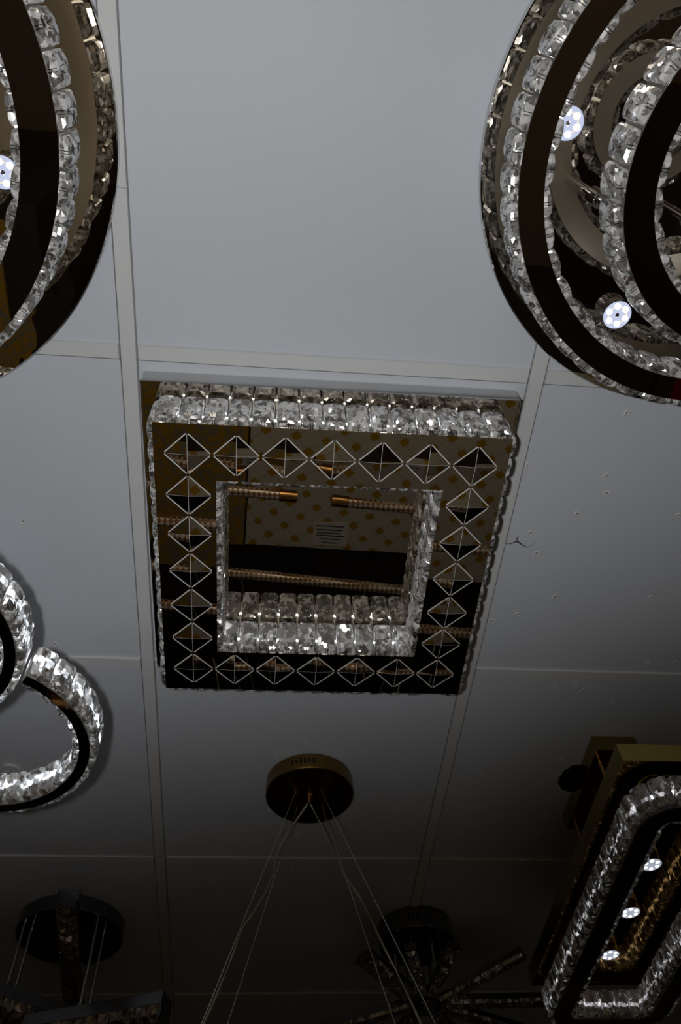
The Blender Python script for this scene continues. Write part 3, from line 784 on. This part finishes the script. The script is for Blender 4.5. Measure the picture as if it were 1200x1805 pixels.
# ------------------------------------------------------------------ 10 the shop below, seen only in the mirrors
zt_ = CZ-.35*D; KQ = 2.286*D
b = MB(); b.box((.285, 1.95, (zt_-.014)/2), (1.86, 2.0, zt_-.014)); tag(b.build('display_counter', M_counter), 'dark display counter reflected in the mirror faces of the square lamp', 'counter')
def panel(x0, x1, y0, y1, m, name, label, rot=0., th=.012, z=None):
    b = MB(); b.box((0, 0, 0), (x1-x0, y1-y0, th)); o = b.build(name, m)
    o.location = ((x0+x1)/2, (y0+y1)/2, (z if z is not None else zt_)-th/2); o.rotation_euler = (0, 0, rot); return o
tag(panel(-.085, 1.2, 1.02, 1.802, M_tile, 'patterned_panel', '', .03), 'cream panel with gold diamonds reflected in the square lamp', 'panel')
tag(panel(-.62, -.092, 1.0, 1.78, M_floral, 'floral_panel', '', .03), 'gold floral print reflected in the left side of the square lamp', 'panel')
# paper label
b = MB(); b.box((0, 0, 0), (.13, .105, .0015), 0)
for i, (w_, y_) in enumerate(((.06, .038), (.08, .022), (.11, .006), (.09, -.006), (.10, -.02), (.11, -.036))): b.box((-.0 if i < 3 else -.005, y_, .0012), (w_, .004, .0008), 1)
o = b.build('paper_notice', [M_paper, M_ink]); o.location = (.225, 1.722, zt_+.002); o.rotation_euler = (0, 0, .03); tag(o, 'white printed paper notice lying on the cream gold-dotted panel', 'notice')
root = thing('switch_panel', (-.0, 1.86, zt_), 'black panel with bright screw heads beside the cream panel in the reflection', 'panel')
b = MB(); b.box((.01, 1.868, zt_+.0), (.30, .085, .012)); b.build('cover', M_blackp, root)
for x_, y_ in ((-.07, 1.852), (-.03, 1.868), (-.07, 1.885), (.03, 1.85), (.03, 1.885), (.08, 1.87)):
    b = MB(); b.lathe([(0, .003), (.003, .0025), (.004, 0)], (x_, y_, zt_+.006), 12); b.build('screw_head', M_chrome, root, True)
# stands left and right under the round chandeliers
b = MB(); b.box((1.775, .78, (zt_-.014)/2), (1.09, 1.2, zt_-.014)); 
tag(b.build('display_counter', M_counter), 'dark counter reflected in the mirror disc of the right round chandelier', 'counter')
tag(panel(1.25, 1.62, .25, .54, M_tile2, 'patterned_panel', '', 0, z=zt_), 'pale panel with black diamonds reflected in the right round chandelier', 'panel')
root = thing('red_carton', (1.42, .80, zt_), 'dark red carton with pale lettering reflected in the right round chandelier', 'box')
b = MB(); b.box((1.46, .85, zt_+.018), (.34, .46, .064)); b.build('box', M_red, root)
cu = bpy.data.curves.new('lettering', 'FONT'); cu.body = 'EME'; cu.size = .09; cu.extrude = .0006; cu.align_x = 'CENTER'; cu.align_y = 'CENTER'
tmp = bpy.data.objects.new('t', cu); C.objects.link(tmp); dg = bpy.context.evaluated_depsgraph_get(); me = bpy.data.meshes.new_from_object(tmp.evaluated_get(dg)); bpy.data.objects.remove(tmp)
me.materials.clear(); me.materials.append(M_white)
for q in ((1.40, .80), (1.50, .96)):
    o = sub('lettering', me, root, Matrix.Translation(Vector((q[0], q[1], zt_+.051))-root.location) @ Matrix.Rotation(2.5, 4, 'Z'))
b = MB(); b.box((-1.3, 1.1, (zt_-.014)/2), (1.25, 1.1, zt_-.014)); tag(b.build('display_counter', M_counter), 'dark counter reflected in the bronze disc of the left chandelier', 'counter')
tag(panel(-1.75, -.78, .68, 1.5, M_floral, 'floral_panel', '', 0, z=zt_), 'crumpled looking floral sheet reflected in the left bronze disc', 'panel')
for i, (x, y) in enumerate(((-1.0, 1.36), (-1.12, 1.42), (-.9, 1.40), (-1.25, 1.34))):
    b = MB(); b.lathe([(0, 0), (.018, 0), (.03, .02), (.028, .05), (.012, .07), (0, .07)], (x, y, zt_+.0005), 24)
    tag(b.build('candle_glass', M_orange, None, True), 'orange glass on the counter below the left bronze disc, seen in its reflection', 'glass', 'orange glasses on the left counter')

al = bpy.data.lights.new('added_fill_light', 'AREA'); ao = bpy.data.objects.new('added_fill_light', al); C.objects.link(ao)  # unseen fill lamp and box, added to brighten the mirrored panels
al.shape = 'SQUARE'; al.size = .56; al.energy = 11.; al.color = (1., .86, .68); ao.location = (.25, -1.0, CEIL-.034)
b = MB(); b.box((.25, -1.0, CEIL-.0135), (.6, .6, .024)); 
tag(b.build('fill_light_box', M_white), 'added square fill light box on the ceiling behind the camera, out of view', 'fill light')
